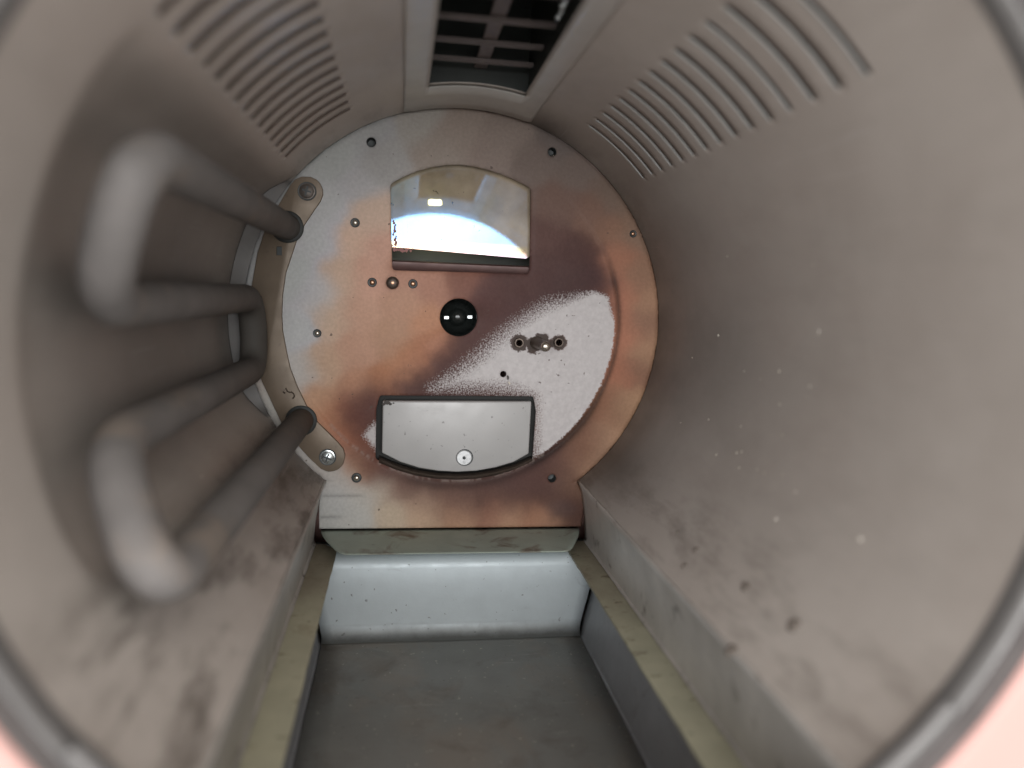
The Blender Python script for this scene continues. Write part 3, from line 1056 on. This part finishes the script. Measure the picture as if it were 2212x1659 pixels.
pin(767, 481, 5.5, 0.0012, M['pin_steel'])
pin(685, 720, 5.0, 0.0010, M['pin_steel'])
pin(1368, 505, 4.5, 0.0008, M['pin_copper'])
pin(770, 1033, 6.0, 0.0016, M['pin_steel'])
pin(804, 610, 5.5, 0.0008, M['pin_copper'])
pin(892, 613, 5.5, 0.0010, M['pin_copper'])
o = pin(848, 611, 13.5, 0.0036, M['pin_dark'], False)
P = on_y(848, 611, -0.0034)
lathe_y('pin_tip', [(0.0011, -0.0028), (0.0009, -0.0036), (0.0, -0.0039)], M['pin_copper'], plate, P[0], P[2], 14)
# long pin between the two sockets on the right
P = on_y(1160, 741, 0)
pin_o = lathe_y('locating_pin', [(0.0030, 0.003), (0.0030, -0.0004), (0.0023, -0.001), (0.00225, -0.0195), (0.0021, -0.0205), (0.0013, -0.0208), (0.0, -0.0209)], M['pin_dark'], plate, P[0], P[2], 22)
lathe_y('pin_tip', [(0.0019, -0.0202), (0.0018, -0.0212), (0.0011, -0.0217), (0.0, -0.0219)], M['pin_steel'], plate, P[0], P[2], 18)
for (a, b) in ((1122, 741), (1208, 740)):
    P = on_y(a, b, 0)
    lathe_y('socket_ring', [(0.0013, 0.004), (0.0013, 0.0008), (0.0015, 0.0002), (0.0020, 0.0002), (0.0023, 0.0010)], M['pin_dark'], plate, P[0], P[2], 18)
for (a, b, r_) in ((802, 307, 10), (1193, 328, 9.5), (1193, 1034, 9.5)):
    P = on_y(a, b, 0)
    r = r_ / FPX * 0.322
    lathe_y('hole_lining', [(r * 1.02, 0.0008), (r * 0.98, 0.002), (r * 0.95, 0.006), (0, 0.0065)], M['slot'], plate, P[0], P[2], 18)
# glints seen down two of the holes: nail-like screw points
for (a, b) in ((1194, 337), (1196, 1042)):
    P = on_y(a, b, 0.003)
    lathe_y('screw_point', [(0.0006, 0.006), (0.0006, 0.0022), (0.0002, 0.0014), (0, 0.0014)], M['pin_steel'], plate, P[0], P[2], 10)
# drive socket in the middle
P = on_y(991, 686, 0)
hub = empty('drive_socket', (0, 0, 0)); adopt(hub)
lathe_y('socket_cup', [(0.0086, 0.0012), (0.0083, 0.0014), (0.0080, 0.0018), (0.0074, 0.0040), (0.0064, 0.0070), (0.0045, 0.0092), (0.002, 0.0100), (0, 0.0101)], M['rubber'], hub, P[0], P[2], 48)
lathe_y('drive_shaft', [(0.0038, 0.0101), (0.0038, 0.0066), (0.0033, 0.0053), (0.0022, 0.0044), (0.0011, 0.0040), (0.0, 0.0039)], M['rubber'], hub, P[0], P[2], 28)
for sx in (-1, 1):
    o = box('drive_lug', P[0] + sx * 0.0051 - 0.0012, P[0] + sx * 0.0051 + 0.0012, 0.0030, 0.0062, P[2] - 0.0008 + sx * 0.0003, P[2] + 0.0008 + sx * 0.0003, M['screw'], hub, 0.0003)

# ---- lamp window ---------------------------------------------------------------
lw = empty('lamp_window', (0, 0, 0)); adopt(lw)
gp = [(-0.0318, 0.0560)] + [(x, z + 0.0012) for x, z in win_top] + [(0.0310, 0.0315), (-0.0305, 0.0320)]
gp = smooth_corner([(-0.0316, 0.0314)] + [(x * 1.02, z + 0.0010) for x, z in win_top] + [(0.0304, 0.0300), (0.0290, 0.0290)], 0.001)
TILT = math.tan(R_(2.8))
bmg = bmesh.new()
vf = [bmg.verts.new((x, 0.0038 + (z - 0.031) * TILT, z)) for x, z in gp]
f = bmg.faces.new(vf)
ex = bmesh.ops.extrude_face_region(bmg, geom=[f])
for g in ex['geom']:
    if isinstance(g, bmesh.types.BMVert):
        g.co.y += 0.0018
bmesh.ops.recalc_face_normals(bmg, faces=bmg.faces)
me = bpy.data.meshes.new('glass_pane'); bmg.to_mesh(me); bmg.free(); me.materials.append(M['glass'])
gpane = bpy.data.objects.new('glass_pane', me); COL.objects.link(gpane); gpane.parent = lw
for k in range(26):
    if k < 16:
        a, b = 850 + rng.uniform(-4, 6) * (1 + k * 0.02), 478 + k * 4.1
    else:
        a, b = 852 + (k - 16) * 4.4, 540 + rng.uniform(-3, 2)
    zz = on_y(a, b, 0.0038)[2]
    P = on_y(a, b, 0.0038 + (zz - 0.031) * TILT)
    bm = bmesh.new()
    bmesh.ops.create_icosphere(bm, subdivisions=1, radius=1)
    sz = rng.uniform(0.00035, 0.0008)
    for v in bm.verts:
        v.co = Vector((v.co.x * sz, v.co.y * 0.00012, v.co.z * sz * 1.3)) * rng.uniform(0.7, 1.3)
    me = bpy.data.meshes.new('crust'); bm.to_mesh(me); bm.free(); me.materials.append(M['crust'])
    o = bpy.data.objects.new('crust', me); COL.objects.link(o); o.parent = lw; o.location = P
# lit lamp element seen faintly through the glass
Pl = on_y(940, 437, 0.012)
box('lamp', Pl[0] - 0.0030, Pl[0] + 0.0030, 0.0115, 0.0135, Pl[2] - 0.0013, Pl[2] + 0.0013, M['lamp'], lw, 0.0008)
# housing behind the glass, and the reddened rail below it
V = [(x, y, z) for y in (0.0022, 0.024) for (x, z) in ((-0.036, 0.012), (0.036, 0.012), (0.036, 0.072), (-0.036, 0.072))]
mesh_obj('lamp_housing', V, [(0, 1, 5, 4), (1, 2, 6, 5), (2, 3, 7, 6), (3, 0, 4, 7), (4, 5, 6, 7)], M['dark'], lw, False)
rows = [[(x, y, z) for x in np.linspace(-0.0335, 0.0335, 24)] for (y, z) in ((0.0030, 0.0195), (0.0028, 0.0250), (0.0034, 0.0255), (0.0085, 0.0255))]
grid_sheet('window_rail', rows, M['rail_red'], lw, True, 0.0006)

# ---- cover plate in the lower opening --------------------------------------------
cov = empty('access_cover', (0, 0, 0)); adopt(cov)
cb = [(x * 0.945 + 0.0000, z + 0.0030) for x, z in pan_bot]
cp = smooth_corner([(-0.0322, -0.0346), (-0.0322, -0.0574)] + cb[::-1][1:-1] + [(0.0326, -0.0574), (0.0329, -0.0338)], 0.0006, 3)
extrude_poly('cover_panel', cp, -0.0020, 0.0012, M['cover'], cov, 0.0006)
extrude_poly('cover_skirt', [(x * 0.985, -0.049 + (z + 0.049) * 0.975) for x, z in cp], 0.0012, 0.0051, M['cover_edge'], cov)
# recessed dark surround
sp_ = [(x * 1.05, -0.049 + (z + 0.049) * 1.06) for x, z in pan]
extrude_poly('cover_recess', sp_, 0.0052, 0.0062, M['cover_edge'], cov)
for (a, b, r_) in ((836, 869, 0.0013), (829, 873, 0.0008), (843, 873, 0.0007), (850, 871, 0.0004)):
    P = on_y(a, b, -0.0021)
    bm = bmesh.new(); bmesh.ops.create_icosphere(bm, subdivisions=2, radius=r_)
    for v in bm.verts:
        v.co = Vector((v.co.x * rng.uniform(0.8, 1.3), v.co.y * 0.12, v.co.z * rng.uniform(0.5, 0.9)))
    me = bpy.data.meshes.new('burnt_spot'); bm.to_mesh(me); bm.free(); me.materials.append(M['crumb_dark'])
    o = bpy.data.objects.new('burnt_spot', me); COL.objects.link(o); o.parent = cov; o.location = P
# curved lower lip of the recess
lo = [(x, z) for x, z in pan_bot[::-1]]
rows = [[(x * 1.0, y, z + dz) for x, z in lo] for (y, dz) in ((0.0010, -0.0012), (0.0007, 0.0002), (0.0016, 0.0008), (0.0052, 0.0010))]
grid_sheet('recess_lip', rows, M['pin_dark'], cov, True, 0.0004)
P = on_y(1003, 990, -0.004)
lathe_y('button', [(0.0033, -0.0016), (0.0033, -0.0030), (0.0031, -0.0033), (0.0008, -0.0033), (0.0006, -0.0030), (0.0, -0.0028)], M['button'], cov, P[0], P[2], 32)
lathe_y('button_pip', [(0.00055, -0.0027), (0.00055, -0.00345), (0.0003, -0.0036), (0, -0.0036)], M['slot'], cov, P[0], P[2], 12)
lathe_y('button_seat', [(0.0033, -0.0022), (0.0037, -0.0022), (0.0038, -0.0020)], M['slot'], cov, P[0] + 0.0003, P[2] - 0.0001, 32)

# ---- heater: one long sheathed rod bent into a W ------------------------------------
corn = [(-0.0722, 0.004, 0.0372), (-0.0715, -0.1790, 0.0368), (-0.0850, -0.1630, 0.0080), (-0.0850, -0.0085, 0.0078), (-0.0838, -0.0085, -0.0208),
        (-0.0838, -0.1640, -0.0206), (-0.0668, -0.1880, -0.0425), (-0.0664, 0.004, -0.0437)]
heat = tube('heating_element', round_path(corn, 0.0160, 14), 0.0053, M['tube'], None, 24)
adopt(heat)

# strap that holds it, with a screw at each end
OUT = [(650, 381.4), (671, 382), (684, 388), (693, 397), (697.6, 410), (697.6, 421), (693, 434), (675, 460), (657.5, 486), (642.5, 514.5), (632, 547), (617.5, 590), (610.6, 638), (609, 682.5),
       (611, 715), (618.7, 757), (627, 795), (642.6, 835.7), (667.8, 887.7), (687, 913), (710, 935), (732, 957.7), (742, 970), (745.5, 984), (742, 1003), (729, 1015.7), (709.5, 1020), (693, 1012.7), (669, 990), (650, 969.6),
       (611, 920.5), (586, 867), (565, 822), (552, 770), (545, 700), (543, 620), (556, 547), (571, 499.6), (595, 453.5), (627.7, 398.5), (638, 387)]
strap_pts = pxs(OUT, -0.0014)
strap_em = empty('heater_strap', (0, 0, 0)); adopt(strap_em)
extrude_poly('strap_plate', smooth_corner(strap_pts, 0.0012, 2), -0.0016, -0.00015, M['strap'], strap_em, 0.0003)


def screw(px, py, rpx, mat, rot_deg):
    P = on_y(px, py, -0.002)
    r = rpx / FPX * 0.320
    o = lathe_y('screw', [(r * 1.15, -0.0015), (r * 1.15, -0.0019), (r, -0.0020), (r * 0.95, -0.0029), (r * 0.6, -0.0034), (0.0, -0.0035)], mat, strap_em, P[0], P[2], 28)
    for k in range(2):
        bm = bmesh.new()
        bmesh.ops.create_cube(bm, size=1)
        for v in bm.verts:
            tap = 0.75 if abs(v.co.x) > 0.4 else 1
            v.co = Vector((v.co.x * r * 1.35, v.co.y * 0.0004, v.co.z * r * 0.34 * tap))
        a = R_(rot_deg + 90 * k)
        bmesh.ops.rotate(bm, verts=bm.verts, cent=(0, 0, 0), matrix=Matrix.Rotation(a, 3, 'Y'))
        me = bpy.data.meshes.new('cross_slot'); bm.to_mesh(me); bm.free(); me.materials.append(M['slot'])
        c_ = bpy.data.objects.new('cross_slot', me); COL.objects.link(c_)
        c_.parent = o
        c_.location = (P[0], -0.0034 - 0.00005 * k, P[2])
    lathe_y('screw_seat', [(r * 1.12, -0.00165), (r * 1.32, -0.00172), (r * 1.36, -0.0016)], M['slot'], strap_em, P[0], P[2], 28)


screw(663, 413, 14, M['screw_dark'], 15)
screw(707.5, 988, 13.5, M['screw'], 20)
# sleeves where the rod passes the strap
for (x, z) in ((-0.0722, 0.0372), (-0.0664, -0.0437)):
    lathe_y('rod_collar', [(0.0053, -0.0019), (0.0064, -0.0018), (0.0067, -0.0015)], M['dark'], strap_em, x, z, 28)
# stamped mark and the little slot in the strap
for k, pl in enumerate(([(617, 838), (621, 846), (628, 848)], [(628, 846), (634, 850), (636, 856), (632, 861)], [(611, 846), (616, 850)])):
    path = [Vector((*[float(v) for v in on_y(a, b, -0.00165)],)) for a, b in pl]
    tube('stamped_mark', path, 0.00032, M['pin_dark'], strap_em, 6)
P0 = on_y(603, 542, -0.0017)
box('strap_slot', P0[0] - 0.0011, P0[0] + 0.0011, -0.0018, -0.0012, P0[2] - 0.0018, P0[2] + 0.0018, M['slot'], strap_em, 0.0002)

# ---- front rim and casing -------------------------------------------------------------
rim_prof = [(RD - 0.0002, Y_FRONT + 0.0035), (RD - 0.0004, Y_FRONT + 0.0008), (RD + 0.0002, Y_FRONT - 0.0010), (RD + 0.0009, Y_FRONT - 0.0013), (RD + 0.0016, Y_FRONT - 0.0008), (RD + 0.0018, Y_FRONT + 0.0006), (RD + 0.0018, Y_FRONT + 0.004)]
rim = lathe_y('front_rim', rim_prof, M['rim'], None, 0, 0, 160); adopt(rim)
gap = lathe_y('rim_gap', [(RD + 0.0014, Y_FRONT + 0.0030), (RD + 0.0018, Y_FRONT - 0.0002), (RD + 0.0025, Y_FRONT - 0.0040)], M['gasket'], None, 0, 0, 160); adopt(gap)
# thicker collar along the lower part of the mouth
for (a0, a1) in ((-76, -37.5), (217.5, 256)):
    col_prof = [(RD - 0.0006 + 0.0016 * math.cos(t), Y_FRONT + 0.0002 + 0.0022 * math.sin(t)) for t in np.linspace(0, 2 * math.pi, 14)]
    o = lathe_y('mouth_collar', col_prof, M['rim'], None, 0, 0, 30, R_(a0), R_(a1)); adopt(o)
# casing: a closed box round the drum, its front face holed for the mouth
HX, HZ0, HZ1, YB, HR = 0.150, -0.160, 0.150, 0.045, RD + 0.0026
NN = 96
V, Fc = [], []
for (rr_, yy) in ((HR + 0.0003, Y_FRONT + 0.0040), (HR, Y_FRONT - 0.0036), (HR + 0.0006, Y_FRONT - 0.0046), (HR + 0.0016, Y_FRONT - 0.0050), (HR + 0.006, Y_FRONT - 0.0050)):
    for i in range(NN):
        a = 2 * math.pi * i / NN
        V.append((rr_ * math.cos(a), yy, rr_ * math.sin(a)))


def sq(a, hx, z0, z1):
    c, s_ = math.cos(a), math.sin(a)
    k = min(hx / abs(c) if abs(c) > 1e-6 else 9, (z1 / s_ if s_ > 1e-6 else (z0 / s_ if s_ < -1e-6 else 9)))
    return c * k, s_ * k


for (ins, yy) in ((0.006, Y_FRONT - 0.0050), (0.002, Y_FRONT - 0.0038), (0.0, Y_FRONT + 0.001), (0.0, YB)):
    for i in range(NN):
        x, z = sq(2 * math.pi * i / NN, HX - ins, HZ0 + ins, HZ1 - ins)
        V.append((x, yy, z))
rows_n = len(V) // NN
for j in range(rows_n - 1):
    for i in range(NN):
        i2 = (i + 1) % NN
        Fc.append((j * NN + i, j * NN + i2, (j + 1) * NN + i2, (j + 1) * NN + i))
Fc.append(tuple((rows_n - 1) * NN + i for i in range(NN)))
cas = mesh_obj('casing', V, Fc, M['pink'])
auto_smooth(cas, 30)
adopt(cas)
# unseen dark shroud added inside the casing so that slots and holes look into darkness
lathe = lathe_y('dark_shroud', [(RD + 0.030, 0.035), (RD + 0.030, Y_FRONT + 0.012), (RD + 0.0008, Y_FRONT + 0.010)], M['dark'], None, 0, 0, 64, R_(-50), R_(230)); adopt(lathe)

# burnt residue stuck on the wall and the lips
RES = [(1715, 1350, 26, 10), (1610, 1268, 16, 9), (1580, 1405, 20, 12), (1502, 1188, 13, 5), (1478, 1222, 12, 5), (1462, 1150, 8, 4)]
for (a, b, l, w) in RES:
    P = on_cyl(a, b, RD - 0.0003)
    d = np.linalg.norm(P - CAM)
    hl, hw = l / FPX * d * 1.0, w / FPX * d
    th = math.atan2(P[2], P[0])
    bm = bmesh.new()
    bmesh.ops.create_icosphere(bm, subdivisions=2, radius=1)
    et = Vector((-math.sin(th), 0, math.cos(th))); er = Vector((math.cos(th), 0, math.sin(th)))
    for v in bm.verts:
        k = 1 + 0.35 * (vnoise(np.float64(v.co.x * 2 + a), np.float64(v.co.y * 2 + b)) - 0.5)
        q = et * (v.co.x * hl * 0.62 * k) + Vector((0, 1, 0)) * (v.co.y * hw * 1.6 * k) - er * (v.co.z * 0.00018)
        v.co = q
    me = bpy.data.meshes.new('burnt_spot'); bm.to_mesh(me); bm.free(); me.materials.append(M['residue'])
    me.polygons.foreach_set('use_smooth', [True] * len(me.polygons))
    o = bpy.data.objects.new('burnt_spot', me); COL.objects.link(o); o.parent = drum; o.location = P

# ================================================================== CRUMB TRAY
tray = empty('crumb_tray', (0, Y_FRONT + 0.01, -0.136))
tag(tray, 'long pale galvanised tray sunk below the drum, with bright upturned back wall', 'tray')
TO = Vector(tray.location)


def tadopt(o):
    o.parent = tray
    o.location = -TO
    return o


def tray_hw(z):
    return 0.0556 + max(0.0, z + 0.133) * 0.26 * (1.0 if z < -0.112 else (0.021 / max(z + 0.133, 1e-6)))


rows = []
for y in np.linspace(Y_FRONT + 0.006, -0.0262, 26):
    rows.append([(x, y, -0.1342 + 0.00012 * math.sin(x * 300 + y * 90)) for x in np.linspace(-0.0549, 0.0549, 12)])
for k in range(1, 3):
    a = R_(-90 + 78 * k / 8)
    rows.append([(x, -0.0262 + 0.0085 * math.cos(a) - 0.0003, -0.1257 + 0.0085 * math.sin(a)) for x in np.linspace(-0.0549, 0.0549, 12)])
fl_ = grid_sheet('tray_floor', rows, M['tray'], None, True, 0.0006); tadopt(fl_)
# upturned back: curved foot, sloping face, folded top
prof = [(-0.0262, -0.1349)]
for k in range(1, 9):
    a = R_(-90 + 78 * k / 8)
    prof.append((-0.0262 + 0.0085 * math.cos(a), -0.1264 + 0.0085 * math.sin(a)))
prof += [(-0.0170, -0.120), (-0.0162, -0.112), (-0.0156, -0.1045), (-0.0148, -0.1014), (-0.0130, -0.1001), (-0.0090, -0.0996), (-0.0020, -0.0993), (0.003, -0.0992)]
rows = [[(x * (tray_hw(z) - 0.0004), y, z) for x in np.linspace(-1, 1, 24)] for (y, z) in prof]
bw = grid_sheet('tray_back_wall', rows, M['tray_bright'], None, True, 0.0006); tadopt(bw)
for sgn in (-1, 1):
    rows = []
    for (dx, z) in ((-0.0022, -0.1350), (-0.0012, -0.1345), (-0.0006, -0.1332), (0.0012, -0.126), (0.0030, -0.119), (0.0043, -0.1135), (0.0045, -0.106), (0.0046, -0.1012)):
        rows.append([(sgn * (0.0572 + dx), y, z) for y in np.linspace(Y_FRONT + 0.006, -0.0145, 20)])
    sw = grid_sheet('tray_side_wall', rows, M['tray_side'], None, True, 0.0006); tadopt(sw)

# ================================================================== CRUMBS
def crumb(P, size, mat, label, group, flat=0.5, elong=1.4, name='crumb', cat='crumb'):
    bm = bmesh.new()
    bmesh.ops.create_icosphere(bm, subdivisions=1, radius=1)
    sc = Vector((elong, 1, flat))
    q = Matrix.Rotation(rng.uniform(0, 6.3), 3, 'Z')
    for v in bm.verts:
        v.co *= rng.uniform(0.7, 1.25)
        v.co = Vector((v.co.x * sc.x, v.co.y * sc.y, v.co.z * sc.z)) * size
    bmesh.ops.rotate(bm, verts=bm.verts, cent=(0, 0, 0), matrix=q)
    me = bpy.data.meshes.new(name)
    bm.to_mesh(me); bm.free()
    me.materials.append(mat)
    o = bpy.data.objects.new(name, me)
    COL.objects.link(o)
    o.location = P
    tag(o, label, cat, group)
    return o


def stand(o, nrm):
    o.rotation_euler = Vector(nrm).to_track_quat('Z', 'Y').to_euler()


def src(cx0, cy0, x, y):
    return (cx0 + x * 0.63291) / 1.82278, (cy0 + y * 0.63291) / 1.82278


wall_pts = [(365, 15), (310, 508), (148, 645), (470, 730), (688, 730), (573, 778), (690, 937), (250, 1030), (450, 1073), (708, 1125), (298, 1248), (550, 1340), (598, 1363), (710, 1375), (440, 1330), (75, 1050), (425, 1235), (455, 1230), (965, 1222), (900, 65)]
for (x, y) in wall_pts:
    P = on_cyl(*src(2632, 1000, x, y), RD - 0.0004)
    o = crumb(P, rng.uniform(0.00020, 0.00036), M['crumb'], 'tiny pale crumb stuck to the bare right drum wall', 'tiny crumbs on the right drum wall')
    stand(o, (-P[0], 0, -P[2]))
for (x, y, s_, lab) in ((668, 1648, 0.0005, 'brightest pale crumb low on the right drum wall'), (935, 485, 0.0004, 'long pale smear of chaff midway up the right drum wall'), (790, 1480, 0.0005, 'dull round crumb on the right drum wall above the brightest crumb'),
                        (1190 - 0, 230 + 1539, 0.0007, 'large blurred pale crumb farthest forward on the right drum wall'), (880, 825, 0.0004, 'upright pale fleck midway down the right drum wall')):
    P = on_cyl(*src(2632, 1000, x, y), RD - 0.0005)
    o = crumb(P, s_, M['crumb_pale'], lab, None, 0.4, 1.3 if x != 935 else 2.2)
    stand(o, (-P[0], 0, -P[2]))
fl_pts = [(750, 968), (835, 958), (1245, 1062), (1605, 1138), (1320, 1222), (1500, 1385), (1605, 1555), (1540, 1018)]
for (x, y) in fl_pts:
    P = on_z(*src(1316, 1974, x, y), -0.1345)
    crumb(P, rng.uniform(0.0003, 0.0005), M['crumb_pale'], 'tiny pale crumb lying on the dark tray floor', 'tiny crumbs on the tray floor')
P = on_z(*src(1316, 1974, 1475, 1460), -0.1342)
crumb(P, 0.0010, M['crumb'], 'largest tan crumb, lying on the right half of the tray floor', None, 0.5, 1.5)
for (x, y) in ((1945, 1212), (1938, 1530)):
    P = on_z(*src(0, 1974, x, y), -0.1342)
    crumb(P, 0.0005, M['crumb_pale'], ('nearer' if y > 1400 else 'farther') + ' pale crumb on the tray floor beside the left side wall', 'crumbs along the left side of the tray')
# specks on the tray's bright back wall
for (x, y, s_, lab) in ((920, 700, 0.0007, 'largest black speck on the bright back wall of the tray'), (1138, 712, 0.0006, 'Y-shaped dark speck on the right of the tray back wall')):
    P = on_y(*src(1316, 1974, x, y), -0.0176)
    o = crumb(P, s_, M['crumb_dark'], lab, None, 0.35, 1.3)
    stand(o, (0, -1, 0.1))
for (x, y) in ((1325, 780), (1120, 855), (1308, 660), (940, 755), (1255, 1385)):
    P = on_cyl(*src(0, 1000, x, y), RD + (0.0065 if y < 1000 else -0.0004))
    o = crumb(P, 0.00045, M['crumb_pale'], 'tiny pale crumb on the dark wall behind the heater rods', 'crumbs behind the heater')
    stand(o, (-P[0], 0, -P[2]))
P = on_y(*src(1316, 1000, 1090, 803), -0.0004)
o = crumb(P, 0.0005, M['crumb'], 'tan flake on the bare patch of the back plate below the small hole', None, 0.4, 1.9)
stand(o, (0, -1, 0))
P = on_y(*src(1316, 1000, 1080, 768), -0.0003)
o = crumb(P, 0.0005, M['crumb_dark'], 'black splinter beside the small hole in the bare patch', None, 0.3, 2.2)
stand(o, (0, -1, 0))
